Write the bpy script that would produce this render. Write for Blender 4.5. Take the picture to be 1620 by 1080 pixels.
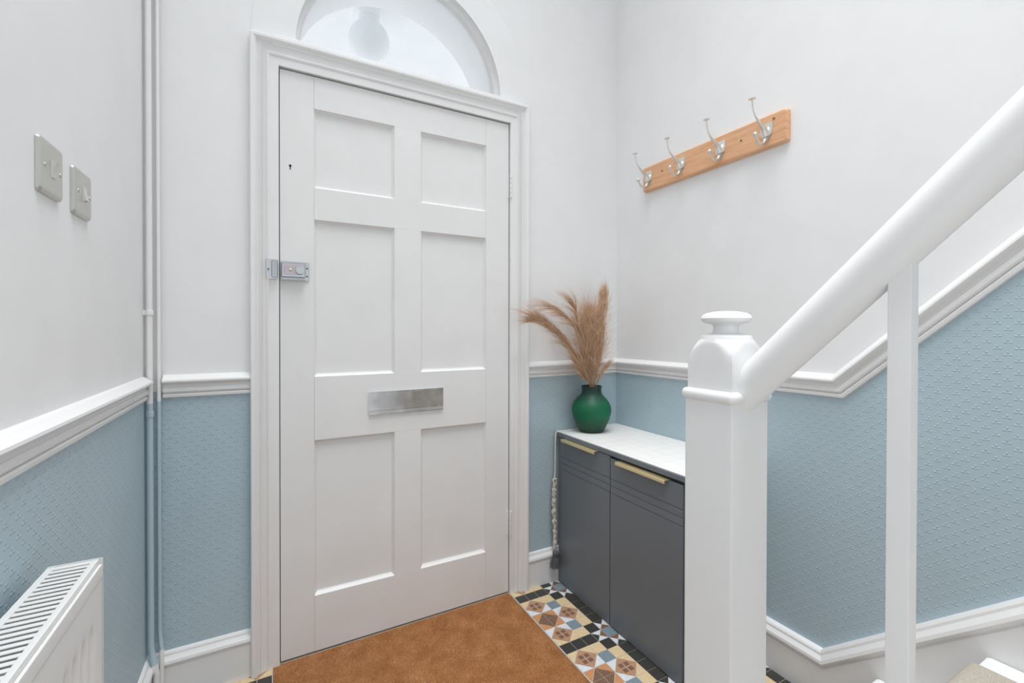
import bpy, bmesh, math, random
import numpy as np
from mathutils import Vector, Matrix

random.seed(7)
rng = np.random.default_rng(7)
for o in list(bpy.data.objects):
    bpy.data.objects.remove(o, do_unlink=True)
scene = bpy.context.scene
COL = scene.collection

# ------------------------------------------------------------------ camera
CAM_POS = Vector((-0.0329, -1.7024, 1.1274))
CAM_R = Vector((0.880117, -0.474754, 0.001594))
CAM_U = Vector((0.002044, 0.007147, 0.999972))
CAM_F = Vector((0.474752, 0.880089, -0.007261))
cam_data = bpy.data.cameras.new('camera')
cam = bpy.data.objects.new('camera', cam_data)
COL.objects.link(cam)
cam_data.sensor_width = 36.0
cam_data.sensor_fit = 'HORIZONTAL'
cam_data.lens = 714.22 * 36.0 / 1620.0
cam_data.shift_y = (526.44 - 540.0) / 1620.0
cam_data.clip_start = 0.02
cam.matrix_world = Matrix((
    (CAM_R.x, CAM_U.x, -CAM_F.x, CAM_POS.x),
    (CAM_R.y, CAM_U.y, -CAM_F.y, CAM_POS.y),
    (CAM_R.z, CAM_U.z, -CAM_F.z, CAM_POS.z),
    (0, 0, 0, 1)))
scene.camera = cam

# ------------------------------------------------------------------ world and lights
world = bpy.data.worlds.new('overcast_sky')
scene.world = world
world.use_nodes = True
bg = world.node_tree.nodes['Background']
bg.inputs['Color'].default_value = (0.90, 0.95, 1.0, 1)
bg.inputs['Strength'].default_value = 1.35


def area_light(name, loc, target, sx, sy, power, color):
    d = bpy.data.lights.new(name, 'AREA')
    d.shape = 'RECTANGLE'
    d.size, d.size_y = sx, sy
    d.energy = power
    d.color = color
    o = bpy.data.objects.new(name, d)
    COL.objects.link(o)
    o.location = loc
    o.rotation_euler = (Vector(target) - Vector(loc)).to_track_quat('-Z', 'Y').to_euler()
    return o


hall_light = area_light('hall_ceiling_light', (0.40, -1.25, 4.15), (0.40, -1.25, 0.0), 1.3, 1.8, 26, (0.98, 0.99, 1.0))
hall_light.data.spread = math.radians(88)
stair_fill = area_light('stairwell_fill', (1.0, -1.75, 5.0), (1.05, -1.45, 0.0), 0.7, 0.9, 7, (0.97, 0.99, 1.0))  # added fill lamp above the stairs, brightens treads, string and walls
stair_fill.data.spread = math.radians(60)

vs = scene.view_settings
vs.view_transform = 'Standard'
vs.look = 'None'
vs.gamma = 1.0
vs.use_curve_mapping = False
vs.exposure = -0.16

# ------------------------------------------------------------------ dimensions (metres)
XL, XR = -0.3546, 1.4664          # left wall, right wall
DW, DH = 0.870, 2.0               # door
YB = -3.0                         # where the hall goes on behind the camera
ZC = 4.20                         # ceiling
ZD = 0.919                        # underside of the dado rail
FX, FZ, FR = 0.438, 2.098, 0.388  # fanlight centre x, base z, radius


# ------------------------------------------------------------------ materials
def srgb(r, g, b):
    def f(c):
        c /= 255.0
        return c / 12.92 if c <= 0.04045 else ((c + 0.055) / 1.055) ** 2.4
    return (f(r), f(g), f(b), 1.0)


class NT:
    def __init__(self, name):
        self.m = bpy.data.materials.new(name)
        self.m.use_nodes = True
        self.t = self.m.node_tree
        self.b = self.t.nodes['Principled BSDF']

    def n(self, typ, **kw):
        nd = self.t.nodes.new(typ)
        for k, v in kw.items():
            setattr(nd, k, v)
        return nd

    def link(self, a, b):
        self.t.links.new(a, b)

    def math(self, op, a, b=None, c=None, clamp=False):
        nd = self.n('ShaderNodeMath', operation=op, use_clamp=clamp)
        for i, v in enumerate((a, b, c)):
            if v is None:
                continue
            if isinstance(v, (int, float)):
                nd.inputs[i].default_value = v
            else:
                self.link(v, nd.inputs[i])
        return nd.outputs[0]

    def pos(self, scale=(1, 1, 1)):
        g = self.n('ShaderNodeNewGeometry')
        mp = self.n('ShaderNodeMapping')
        mp.inputs['Scale'].default_value = scale
        self.link(g.outputs['Position'], mp.inputs['Vector'])
        return mp.outputs['Vector']

    def noise(self, scale, detail=3, rough=0.5, stretch=(1, 1, 1)):
        nd = self.n('ShaderNodeTexNoise')
        nd.inputs['Scale'].default_value = scale
        nd.inputs['Detail'].default_value = detail
        nd.inputs['Roughness'].default_value = rough
        self.link(self.pos(stretch), nd.inputs['Vector'])
        return nd.outputs['Fac']

    def ramp(self, fac, stops):
        nd = self.n('ShaderNodeValToRGB')
        cr = nd.color_ramp
        while len(cr.elements) < len(stops):
            cr.elements.new(0.5)
        for e, (p, c) in zip(cr.elements, stops):
            e.position = p
            e.color = c
        self.link(fac, nd.inputs['Fac'])
        return nd.outputs['Color']

    def bump(self, h, strength=0.3, dist=0.001):
        nd = self.n('ShaderNodeBump')
        nd.inputs['Strength'].default_value = strength
        nd.inputs['Distance'].default_value = dist
        self.link(h, nd.inputs['Height'])
        self.link(nd.outputs['Normal'], self.b.inputs['Normal'])

    def set(self, **kw):
        names = dict(color='Base Color', rough='Roughness', metal='Metallic', coat='Coat Weight',
                     spec='Specular IOR Level', trans='Transmission Weight', ior='IOR', sheen='Sheen Weight')
        for k, v in kw.items():
            self.b.inputs[names[k]].default_value = v
        return self


def paint(name, col, rough, bscale=40, bstr=0.15, spec=0.5, var=0.02):
    t = NT(name)
    t.set(rough=rough, spec=spec)
    f = t.noise(6, 4, 0.6)
    a = tuple(c * (1 - var) for c in col[:3]) + (1,)
    b = tuple(min(1, c * (1 + var)) for c in col[:3]) + (1,)
    t.link(t.ramp(f, [(0.3, a), (0.7, b)]), t.b.inputs['Base Color'])
    t.bump(t.noise(bscale, 4, 0.6), bstr, 0.002)
    return t.m


def plain(name, col, rough=0.5, metal=0.0, spec=0.5, coat=0.0):
    t = NT(name)
    t.set(color=col, rough=rough, metal=metal, spec=spec, coat=coat)
    t.bump(t.noise(180, 2), 0.04, 0.0005)
    return t.m


WHITE = (0.89, 0.895, 0.90, 1)
BLUE = srgb(184, 204, 214)
M = {}
M['wall'] = paint('white_wall_emulsion', WHITE, 0.62, 14, 0.22, 0.3)
M['gloss'] = paint('white_gloss_woodwork', (0.88, 0.88, 0.88, 1), 0.33, 26, 0.06, 0.5)
M['door'] = paint('white_door_paint', (0.86, 0.86, 0.855, 1), 0.38, 20, 0.16, 0.45)
M['plaster'] = paint('white_porch_plaster', (0.86, 0.87, 0.87, 1), 0.7, 20, 0.1, 0.2)
M['blue_gloss'] = paint('blue_pipe_paint', BLUE, 0.45, 40, 0.15, 0.4)
M['radiator'] = plain('white_radiator_enamel', (0.80, 0.80, 0.79, 1), 0.3)
M['rebate'] = plain('brown_rebate', srgb(120, 106, 88), 0.9)
M['dark'] = plain('dark_gap', (0.03, 0.026, 0.02, 1), 0.9)


def wallpaper(name, axis):
    """embossed anaglypta paper: little three-lobed sprigs on a staggered lattice"""
    t = NT(name)
    t.set(rough=0.5, spec=0.35)
    f = t.noise(5, 4, 0.6)
    t.link(t.ramp(f, [(0.3, tuple(c * 0.97 for c in BLUE[:3]) + (1,)), (0.7, tuple(c * 1.03 for c in BLUE[:3]) + (1,))]),
           t.b.inputs['Base Color'])
    g = t.n('ShaderNodeNewGeometry')
    sp = t.n('ShaderNodeSeparateXYZ')
    t.link(g.outputs['Position'], sp.inputs[0])
    u, v = sp.outputs[axis], sp.outputs['Z']
    A, B = 0.035, 0.029
    hs = []
    for k in (0, 1):
        fu = t.math('MULTIPLY', t.math('SUBTRACT', t.math('FRACT', t.math('ADD', t.math('DIVIDE', u, A), 100.0 + 0.5 * k)), 0.5), A)
        fv = t.math('MULTIPLY', t.math('SUBTRACT', t.math('FRACT', t.math('ADD', t.math('DIVIDE', v, B), 100.0 + 0.5 * k)), 0.5), B)
        for cx, cz, rx, rz in ((-0.0042, -0.0022, 0.0042, 0.0026), (0.0042, -0.0022, 0.0042, 0.0026), (0.0, 0.0032, 0.0028, 0.0034)):
            du = t.math('DIVIDE', t.math('SUBTRACT', fu, cx), rx)
            dv = t.math('DIVIDE', t.math('SUBTRACT', fv, cz), rz)
            d2 = t.math('ADD', t.math('MULTIPLY', du, du), t.math('MULTIPLY', dv, dv))
            hs.append(t.math('SUBTRACT', 1.0, d2, clamp=True))
    h = hs[0]
    for x in hs[1:]:
        h = t.math('MAXIMUM', h, x)
    h = t.math('ADD', h, t.math('MULTIPLY', t.noise(120, 3), 0.25))
    t.bump(h, 0.62, 0.0016)
    return t.m


M['paper_x'] = wallpaper('blue_embossed_paper_door_wall', 'X')
M['paper_y'] = wallpaper('blue_embossed_paper_side_wall', 'Y')

t = NT('orange_pine')
t.set(rough=0.38, spec=0.5)
f1 = t.noise(9, 4, 0.6, (6, 0.7, 10))
f2 = t.noise(60, 3, 0.6, (3, 0.15, 4))
t.link(t.ramp(t.math('ADD', t.math('MULTIPLY', f1, 0.75), t.math('MULTIPLY', f2, 0.25)),
              [(0.25, srgb(206, 146, 102)), (0.45, srgb(228, 174, 132)), (0.7, srgb(238, 196, 160))]), t.b.inputs['Base Color'])
t.bump(f2, 0.08, 0.0005)
M['pine'] = t.m

M['nickel'] = plain('satin_nickel', srgb(226, 224, 218), 0.30, 0.75)
M['chrome'] = plain('worn_chrome', srgb(178, 180, 182), 0.16, 1.0)
M['steel'] = NT('polished_steel_plate').m
t = NT('letter_plate_steel')
t.set(metal=1.0)
t.link(t.ramp(t.noise(16, 4), [(0.35, srgb(196, 196, 196)), (0.65, srgb(222, 223, 225))]), t.b.inputs['Base Color'])
t.link(t.ramp(t.noise(30, 4, 0.7), [(0.3, (0.12,) * 3 + (1,)), (0.7, (0.30,) * 3 + (1,))]), t.b.inputs['Roughness'])
M['steel'] = t.m
M['latch_pink'] = plain('aged_latch_slide', srgb(196, 186, 190), 0.35, 0.8)
M['switch_metal'] = plain('pearl_nickel_switch', srgb(204, 203, 198), 0.36, 0.75)
M['switch_rocker'] = plain('white_rocker', srgb(216, 214, 208), 0.4)
M['strip'] = plain('pale_aluminium_strip', srgb(205, 203, 198), 0.45, 0.3)
M['brass'] = plain('brushed_brass', srgb(232, 214, 168), 0.38, 0.7)
M['brassdot'] = plain('aged_screw', srgb(140, 120, 92), 0.4, 0.6)

t = NT('charcoal_lacquer')
t.set(rough=0.36, spec=0.45, color=srgb(112, 119, 126))
t.bump(t.noise(700, 2), 0.06, 0.0004)
M['charcoal'] = t.m

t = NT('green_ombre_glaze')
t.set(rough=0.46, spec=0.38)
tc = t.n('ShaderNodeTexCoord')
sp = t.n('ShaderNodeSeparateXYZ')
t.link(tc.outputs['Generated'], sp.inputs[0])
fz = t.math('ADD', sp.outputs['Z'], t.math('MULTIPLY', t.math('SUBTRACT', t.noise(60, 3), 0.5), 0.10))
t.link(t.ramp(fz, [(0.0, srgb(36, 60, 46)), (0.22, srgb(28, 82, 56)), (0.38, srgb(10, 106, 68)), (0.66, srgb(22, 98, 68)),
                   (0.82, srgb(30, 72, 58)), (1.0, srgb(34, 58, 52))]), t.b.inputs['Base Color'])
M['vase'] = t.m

t = NT('dried_pampas')
t.set(rough=0.8, spec=0.2)
g = t.n('ShaderNodeNewGeometry')
t.link(t.ramp(g.outputs['Random Per Island'], [(0.0, srgb(182, 142, 112)), (0.5, srgb(218, 182, 150)), (1.0, srgb(240, 212, 184))]),
       t.b.inputs['Base Color'])
M['pampas'] = t.m

t = NT('white_woven_runner')
t.set(rough=0.85, spec=0.2)
g = t.n('ShaderNodeNewGeometry')
sp = t.n('ShaderNodeSeparateXYZ')
t.link(g.outputs['Position'], sp.inputs[0])
wob = t.math('MULTIPLY', t.math('SUBTRACT', t.noise(9, 2), 0.5), 0.02)


def line(coord, pitch, w):
    fr = t.math('FRACT', t.math('ADD', t.math('DIVIDE', t.math('ADD', coord, wob), pitch), 50.0))
    return t.math('LESS_THAN', t.math('ABSOLUTE', t.math('SUBTRACT', fr, 0.5)), w / pitch)


ln = t.math('MAXIMUM', line(sp.outputs['X'], 0.058, 0.0011), line(sp.outputs['Y'], 0.062, 0.0011))
t.link(t.ramp(ln, [(0.0, srgb(232, 232, 230)), (1.0, srgb(218, 218, 216))]), t.b.inputs['Base Color'])
t.bump(t.math('ADD', ln, t.math('MULTIPLY', t.noise(500, 2), 0.3)), 0.4, -0.001)
M['runner'] = t.m
M['cord'] = plain('cream_cotton_cord', srgb(214, 206, 196), 0.9)
M['tassel'] = plain('grey_cotton_tassel', srgb(96, 100, 104), 0.9)

t = NT('coir_mat_base')
t.set(rough=0.95, spec=0.1)
f = t.math('ADD', t.math('MULTIPLY', t.noise(230, 4, 0.75), 0.65), t.math('MULTIPLY', t.noise(14, 3), 0.35))
t.link(t.ramp(f, [(0.3, srgb(134, 86, 50)), (0.5, srgb(178, 122, 78)), (0.72, srgb(208, 154, 108))]), t.b.inputs['Base Color'])
t.bump(t.noise(420, 4, 0.8), 0.8, 0.004)
M['coir'] = t.m
t = NT('coir_fibre')
t.set(rough=0.85, spec=0.2)
g = t.n('ShaderNodeNewGeometry')
mixf = t.math('ADD', t.math('MULTIPLY', g.outputs['Random Per Island'], 0.65), t.math('MULTIPLY', t.noise(14, 3), 0.35))
t.link(t.ramp(mixf, [(0.1, srgb(132, 82, 46)), (0.45, srgb(186, 126, 78)), (0.74, srgb(208, 152, 102)), (0.86, srgb(234, 204, 170))]),
       t.b.inputs['Base Color'])
M['coir_fibre'] = t.m


def tile_mat(name, c):
    t = NT(name)
    t.set(rough=0.42, spec=0.4)
    f = t.noise(90, 4, 0.6)
    t.link(t.ramp(f, [(0.3, tuple(x * 0.9 for x in c[:3]) + (1,)), (0.7, tuple(x * 1.08 for x in c[:3]) + (1,))]), t.b.inputs['Base Color'])
    return t.m


M['t_black'] = tile_mat('tile_black', srgb(62, 61, 59))
M['t_beige'] = tile_mat('tile_buff', srgb(224, 200, 160))
M['t_blue'] = tile_mat('tile_slate_blue', srgb(130, 145, 155))
M['t_white'] = tile_mat('tile_white', srgb(222, 226, 230))
M['t_tan'] = tile_mat('tile_tan', srgb(184, 142, 114))
M['t_brown'] = tile_mat('tile_brown', srgb(128, 98, 80))
M['t_orange'] = tile_mat('tile_terracotta', srgb(204, 146, 102))
M['grout'] = plain('pale_grout', srgb(206, 196, 182), 0.9)
t = NT('oatmeal_carpet')
t.set(rough=0.95, spec=0.1)
t.link(t.ramp(t.noise(520, 3, 0.7), [(0.35, srgb(172, 162, 148)), (0.65, srgb(212, 204, 192))]), t.b.inputs['Base Color'])
t.bump(t.noise(600, 3), 0.7, 0.003)
M['carpet'] = t.m
t = NT('clear_glass')
t.set(color=(1, 1, 1, 1), rough=0.0, trans=1.0, ior=1.45)
M['glass'] = t.m
t = NT('opal_glass')
t.set(color=(0.80, 0.83, 0.84, 1), rough=0.12, coat=0.3)
M['opal'] = t.m


# ------------------------------------------------------------------ mesh helpers
def new_bm():
    return bmesh.new()


def bx(bm, x0, x1, y0, y1, z0, z1, bev=0.0, seg=2):
    r = bmesh.ops.create_cube(bm, size=1.0)
    vs_ = r['verts']
    bmesh.ops.scale(bm, vec=(x1 - x0, y1 - y0, z1 - z0), verts=vs_)
    bmesh.ops.translate(bm, vec=((x0 + x1) / 2, (y0 + y1) / 2, (z0 + z1) / 2), verts=vs_)
    if bev > 0:
        ed = list({e for v in vs_ for e in v.link_edges})
        bmesh.ops.bevel(bm, geom=ed, offset=bev, segments=seg, affect='EDGES', profile=0.5)
    return bm


def prism(bm, pts3a, pts3b):
    """closed prism between two equal loops"""
    a = [bm.verts.new(p) for p in pts3a]
    b = [bm.verts.new(p) for p in pts3b]
    n = len(a)
    bm.faces.new(a)
    bm.faces.new(list(reversed(b)))
    for i in range(n):
        j = (i + 1) % n
        bm.faces.new((a[j], a[i], b[i], b[j]))
    return bm


def tube(bm, path, rad, n=10, cap=True, scale2=None):
    """round tube along a path; rad number or list; scale2 squashes the second axis"""
    P = [Vector(p) for p in path]
    R = [rad] * len(P) if isinstance(rad, (int, float)) else rad
    rings = []
    up = None
    for i, p in enumerate(P):
        tg = (P[min(i + 1, len(P) - 1)] - P[max(i - 1, 0)]).normalized()
        if up is None:
            ref = Vector((0, 0, 1)) if abs(tg.z) < 0.9 else Vector((0, 1, 0))
            up = (ref - tg * ref.dot(tg)).normalized()
        else:
            up = (up - tg * up.dot(tg)).normalized()
        sd = tg.cross(up)
        k = 1.0 if scale2 is None else scale2[i]
        rings.append([bm.verts.new(p + up * (R[i] * math.cos(2 * math.pi * j / n)) + sd * (R[i] * k * math.sin(2 * math.pi * j / n)))
                      for j in range(n)])
    for a, b in zip(rings, rings[1:]):
        for j in range(n):
            bm.faces.new((a[j], a[(j + 1) % n], b[(j + 1) % n], b[j]))
    if cap:
        bm.faces.new(list(reversed(rings[0])))
        bm.faces.new(rings[-1])
    return bm


def lathe(bm, prof, cx, cy, n=48, cap=True):
    rings = []
    for r, z in prof:
        rings.append([bm.verts.new((cx + r * math.cos(2 * math.pi * j / n), cy + r * math.sin(2 * math.pi * j / n), z)) for j in range(n)])
    for a, b in zip(rings, rings[1:]):
        for j in range(n):
            bm.faces.new((a[j], a[(j + 1) % n], b[(j + 1) % n], b[j]))
    if cap:
        bm.faces.new(list(reversed(rings[0])))
        bm.faces.new(rings[-1])
    return bm


def sphere(bm, c, r, u=20, v=12, sc=(1, 1, 1)):
    m = Matrix.Translation(c) @ Matrix.Diagonal((r * sc[0], r * sc[1], r * sc[2], 1))
    bmesh.ops.create_uvsphere(bm, u_segments=u, v_segments=v, radius=1.0, matrix=m)
    return bm


def disc(bm, c, axis, r, h, n=20, bev=0.0):
    """short cylinder whose axis runs from c along axis*h"""
    ax = Vector(axis).normalized()
    rot = Vector((0, 0, 1)).rotation_difference(ax).to_matrix().to_4x4()
    m = Matrix.Translation(Vector(c) + ax * h / 2) @ rot
    r_ = bmesh.ops.create_cone(bm, cap_ends=True, segments=n, radius1=r, radius2=r, depth=h, matrix=m)
    if bev:
        ed = [e for e in {e for v in r_['verts'] for e in v.link_edges} if len(e.link_faces) == 2 and e.calc_face_angle() > 1.0]
        bmesh.ops.bevel(bm, geom=ed, offset=bev, segments=2, affect='EDGES')
    return bm


def sweep(bm, path, prof, fn, flip=False):
    """mitred moulding. path: 2D points in the wall plane; prof: (t,o) t = offset to the left of
    the path in the plane, o = how far it stands out; fn(a,b,o) -> 3D"""
    n = len(path)
    P = [Vector((p[0], p[1])) for p in path]
    rings = []
    for i in range(n):
        d0 = (P[i] - P[i - 1]).normalized() if i > 0 else None
        d1 = (P[i + 1] - P[i]).normalized() if i < n - 1 else None
        if d0 is None:
            nn = Vector((-d1.y, d1.x))
        elif d1 is None:
            nn = Vector((-d0.y, d0.x))
        else:
            n0, n1 = Vector((-d0.y, d0.x)), Vector((-d1.y, d1.x))
            nn = (n0 + n1).normalized()
            nn = nn / max(0.2, nn.dot(n0))
        rings.append([bm.verts.new(fn(P[i].x + nn.x * t_, P[i].y + nn.y * t_, o_)) for t_, o_ in prof])
    m = len(prof)
    for a, b in zip(rings, rings[1:]):
        for j in range(m):
            bm.faces.new((a[j], a[(j + 1) % m], b[(j + 1) % m], b[j]))
    bm.faces.new(list(reversed(rings[0])))
    bm.faces.new(rings[-1])
    bmesh.ops.recalc_face_normals(bm, faces=bm.faces)
    return bm


def finish(name, me, mat, parent=None, smooth=None, origin=None):
    """mesh in world coordinates -> object whose origin sits at its parent's origin or at its own base"""
    if parent is not None:
        off = Vector(parent['_org'])
    elif origin is not None:
        off = Vector(origin)
    else:
        co = np.empty(len(me.vertices) * 3)
        me.vertices.foreach_get('co', co)
        co = co.reshape(-1, 3)
        lo, hi = co.min(0), co.max(0)
        off = Vector(((lo[0] + hi[0]) / 2, (lo[1] + hi[1]) / 2, lo[2]))
    me.transform(Matrix.Translation(-off))
    me.materials.append(mat)
    if smooth is not None:
        me.shade_smooth()
        me.set_sharp_from_angle(angle=math.radians(smooth))
    o = bpy.data.objects.new(name, me)
    COL.objects.link(o)
    if smooth is not None and smooth < 60 and smooth not in (24, 28):
        wn = o.modifiers.new('weighted_normals', 'WEIGHTED_NORMAL')
        wn.keep_sharp = True
    o['_org'] = tuple(off)
    if parent is not None:
        o.parent = parent
    else:
        o.location = off
    return o


def obj(name, bm, mat, parent=None, smooth=35, recalc=True, origin=None):
    if recalc:
        bmesh.ops.recalc_face_normals(bm, faces=bm.faces)
    me = bpy.data.meshes.new(name)
    bm.to_mesh(me)
    bm.free()
    return finish(name, me, mat, parent, smooth, origin)


def tag(o, label=None, cat=None, group=None, kind=None):
    if label:
        o['label'] = label
    if cat:
        o['category'] = cat
    if group:
        o['group'] = group
    if kind:
        o['kind'] = kind
    return o


def thing(name, loc, label, cat, group=None, kind=None):
    o = bpy.data.objects.new(name, None)
    COL.objects.link(o)
    o.location = loc
    o.empty_display_size = 0.1
    o['_org'] = tuple(loc)
    return tag(o, label, cat, group, kind)


def copy_tree(o, parent, delta):
    c = o.copy()
    COL.objects.link(c)
    c.parent = parent
    c.location = Vector(o.location) + Vector(delta)
    for ch in o.children:
        copy_tree(ch, c, (0, 0, 0))
    return c


def box_obj(name, x0, x1, y0, y1, z0, z1, mat, parent=None, bev=0.0015, **kw):
    return obj(name, bx(new_bm(), x0, x1, y0, y1, z0, z1, bev), mat, parent, **kw)


# ------------------------------------------------------------------ walls, floor, ceiling
fl = tag(box_obj('floor', XL - 0.1, XR + 0.1, YB, 0.25, -0.06, -0.0012, M['grout'], bev=0),
         'pale grouted hall floor carrying the patterned tiles', 'floor', kind='structure')
cl = new_bm()
bx(cl, XL - 0.1, 0.66, YB, 0.0, ZC, ZC + 0.1)
bx(cl, 0.66, XR + 0.1, -1.2, 0.0, ZC, ZC + 0.1)
tag(obj('ceiling', cl, M['wall'], smooth=None), 'plain white ceiling of the hall', 'ceiling', kind='structure')

DY0, DY1, DZT = -1.80, -2.62, 2.0            # made-up opening behind the camera, lets sky light in from the side
bm = bx(new_bm(), XL - 0.1, XL, DY0, 0.25, -0.05, ZC)
bx(bm, XL - 0.1, XL, DY1, DY0, DZT, ZC)
bx(bm, XL - 0.1, XL, YB, DY1, -0.05, ZC)
wl = tag(obj('wall_left', bm, M['wall'], smooth=None),
         'hall wall with two light switches, white above and blue below', 'wall', kind='structure')
box_obj('wallpaper', XL - 0.001, XL + 0.0015, DY0, 0.0, 0.0, ZD + 0.02, M['paper_y'], wl, bev=0)

wr = tag(box_obj('wall_right', XR, XR + 0.1, YB, 0.25, -0.05, 5.2, M['wall'], bev=0),
         'wall along the stairs, white above and embossed blue below', 'wall', kind='structure')
DS = 0.947                                   # slope of the dado rail up the stairs
DBY, DBZ = -0.995, 0.926
poly = [(0.0, 0.0), (0.0, ZD + 0.02), (DBY, DBZ + 0.02), (YB, DBZ + 0.02 + (DBY - YB) * DS), (YB, 0.0)]
obj('wallpaper', prism(new_bm(), [(XR - 0.0015, y, z) for y, z in poly], [(XR + 0.001, y, z) for y, z in poly]), M['paper_y'], wr, smooth=None)

BX0, BX1 = -0.34, 0.56                       # invented gap in the unseen end wall, passes sky fill into the hall
bm = bx(new_bm(), XL - 0.1, BX0, YB - 0.1, YB, -0.05, 5.2)
bx(bm, BX0, BX1, YB - 0.1, YB, DZT, 5.2)
bx(bm, BX1, XR + 0.1, YB - 0.1, YB, -0.05, 5.2)
tag(obj('wall_back', bm, M['wall'], smooth=None), 'plain white wall closing the hall behind the stairs', 'wall', kind='structure')
# wall with the front door: two piers and the part above with the arched opening
wd = thing('wall_front', (0.5, 0.0, 0.0), 'wall around the front door with arched fanlight opening', 'wall', kind='structure')
JX0, JX1 = -0.012, DW + 0.012
box_obj('pier', XL - 0.1, JX0, 0.0, 0.25, -0.05, FZ, M['wall'], wd, bev=0)
box_obj('pier', JX1, XR + 0.1, 0.0, 0.25, -0.05, FZ, M['wall'], wd, bev=0)
bm = new_bm()
NA = 48
x0, x1, z1 = XL - 0.1, XR + 0.1, ZC + 0.1


def outer_pt(a):
    dx, dz = math.cos(a), math.sin(a)
    c = []
    if dx > 1e-9:
        c.append((x1 - FX) / dx)
    if dx < -1e-9:
        c.append((x0 - FX) / dx)
    if dz > 1e-9:
        c.append((z1 - FZ) / dz)
    s = min(c)
    return FX + dx * s, FZ + dz * s


angs = sorted(set([math.pi * i / NA for i in range(NA + 1)] +
                  [math.atan2(z1 - FZ, x1 - FX), math.atan2(z1 - FZ, x0 - FX)]))
rings = []
for a in angs:
    ix, iz = FX + FR * math.cos(a), FZ + FR * math.sin(a)
    ox, oz = outer_pt(a)
    rings.append([bm.verts.new(p) for p in ((ix, 0, iz), (ox, 0, oz), (ox, 0.25, oz), (ix, 0.25, iz))])
for a, b in zip(rings, rings[1:]):
    for j in range(4):
        bm.faces.new((a[j], a[(j + 1) % 4], b[(j + 1) % 4], b[j]))
bm.faces.new(rings[0])
bm.faces.new(rings[-1])
obj('arch_wall', bm, M['wall'], wd, smooth=30)
# raised plaster band round the arch
bm = new_bm()
rings = []
for i in range(NA + 1):
    a = math.pi * i / NA
    c, s = math.cos(a), math.sin(a)
    rings.append([bm.verts.new((FX + r * c, y, FZ + r * s)) for r, y in
                  ((FR, 0.002), (FR, -0.005), (0.508, -0.005), (0.520, -0.002), (0.522, 0.002))])
for a, b in zip(rings, rings[1:]):
    for j in range(5):
        bm.faces.new((a[j], a[(j + 1) % 5], b[(j + 1) % 5], b[j]))
bm.faces.new(rings[0])
bm.faces.new(rings[-1])
obj('arch_band', bm, M['wall'], wd, smooth=30)
box_obj('wallpaper', XL, -0.05, -0.0015, 0.001, 0.0, ZD + 0.02, M['paper_x'], wd, bev=0)
box_obj('wallpaper', 0.92, XR, -0.0015, 0.001, 0.0, ZD + 0.02, M['paper_x'], wd, bev=0)

# ------------------------------------------------------------------ mouldings
ARCH = [(0, -0.001), (0, 0.012), (0.026, 0.012), (0.028, 0.015), (0.032, 0.017), (0.036, 0.015), (0.038, 0.013), (0.050, 0.017),
        (0.056, 0.022), (0.058, 0.019), (0.062, 0.020), (0.067, 0.027), (0.072, 0.031), (0.080, 0.031), (0.083, 0.028), (0.083, -0.001)]
tr = thing('trim_1', (DW / 2, 0, 0), 'moulded white architrave framing the front door', 'architrave', kind='structure')
# path runs so that the left-hand normal points away from the opening: up the right side is reversed
path = [(DW + 0.0015, 0.0), (DW + 0.0015, DH + 0.003), (-0.0015, DH + 0.003), (-0.0015, 0.0)]
prof = [(-t_, o_) for t_, o_ in ARCH]
obj('architrave', sweep(new_bm(), path, prof, lambda a, b, o: (a, -o, b)), M['gloss'], tr, smooth=28)
bm = new_bm()                                              # jambs and head lining behind the door edge
bx(bm, -0.014, -0.003, 0.0, 0.12, 0, DH + 0.014)
bx(bm, DW + 0.003, DW + 0.014, 0.0, 0.12, 0, DH + 0.014)
bx(bm, -0.014, DW + 0.014, 0.0, 0.12, DH + 0.003, DH + 0.06)
obj('jamb', bm, M['gloss'], tr, smooth=None)
box_obj('fanlight_sill', FX - 0.46, FX + 0.46, -0.022, 0.08, DH + 0.06, FZ, M['gloss'], tr, bev=0.003)

DADO = [(0, -0.001), (0, 0.007), (0.002, 0.0105), (0.009, 0.0115), (0.012, 0.0095), (0.0128, 0.0065), (0.0145, 0.0065), (0.0155, 0.0110), (0.019, 0.0140), (0.026, 0.0145),
        (0.0305, 0.0130), (0.0315, 0.0095), (0.036, 0.0095), (0.040, 0.0115), (0.0435, 0.0165), (0.046, 0.0225), (0.050, 0.0255), (0.055, 0.0245), (0.059, 0.0195),
        (0.061, 0.0150), (0.0625, 0.0130), (0.066, 0.0095), (0.069, 0.0040), (0.0695, -0.001)]
dl = sweep(new_bm(), [(DY0, ZD), (-0.042, ZD)], DADO, lambda a, b, o: (XL + o, a, b))
tag(obj('trim_2', dl, M['gloss'], smooth=24), 'white dado rail along the wall under the light switches', 'dado rail', kind='structure')
dl = sweep(new_bm(), [(-0.313, ZD), (-0.082, ZD)], DADO, lambda a, b, o: (a, -o, b))
tag(obj('trim_3', dl, M['gloss'], smooth=24), 'short white dado rail between pipes and door frame', 'dado rail', kind='structure')
dl = sweep(new_bm(), [(DW + 0.083, ZD - 0.002), (XR, ZD)], DADO, lambda a, b, o: (a, -o, b))
tag(obj('trim_4', dl, M['gloss'], smooth=24), 'short white dado rail behind the green vase', 'dado rail', kind='structure')
pth = [(YB, DBZ + (DBY - YB) * DS), (DBY, DBZ), (0.0, ZD)]
dl = sweep(new_bm(), pth, DADO, lambda a, b, o: (XR - o, a, b))
tag(obj('trim_5', dl, M['gloss'], smooth=24), 'white dado rail bending up along the stairs', 'dado rail', kind='structure')

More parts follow.
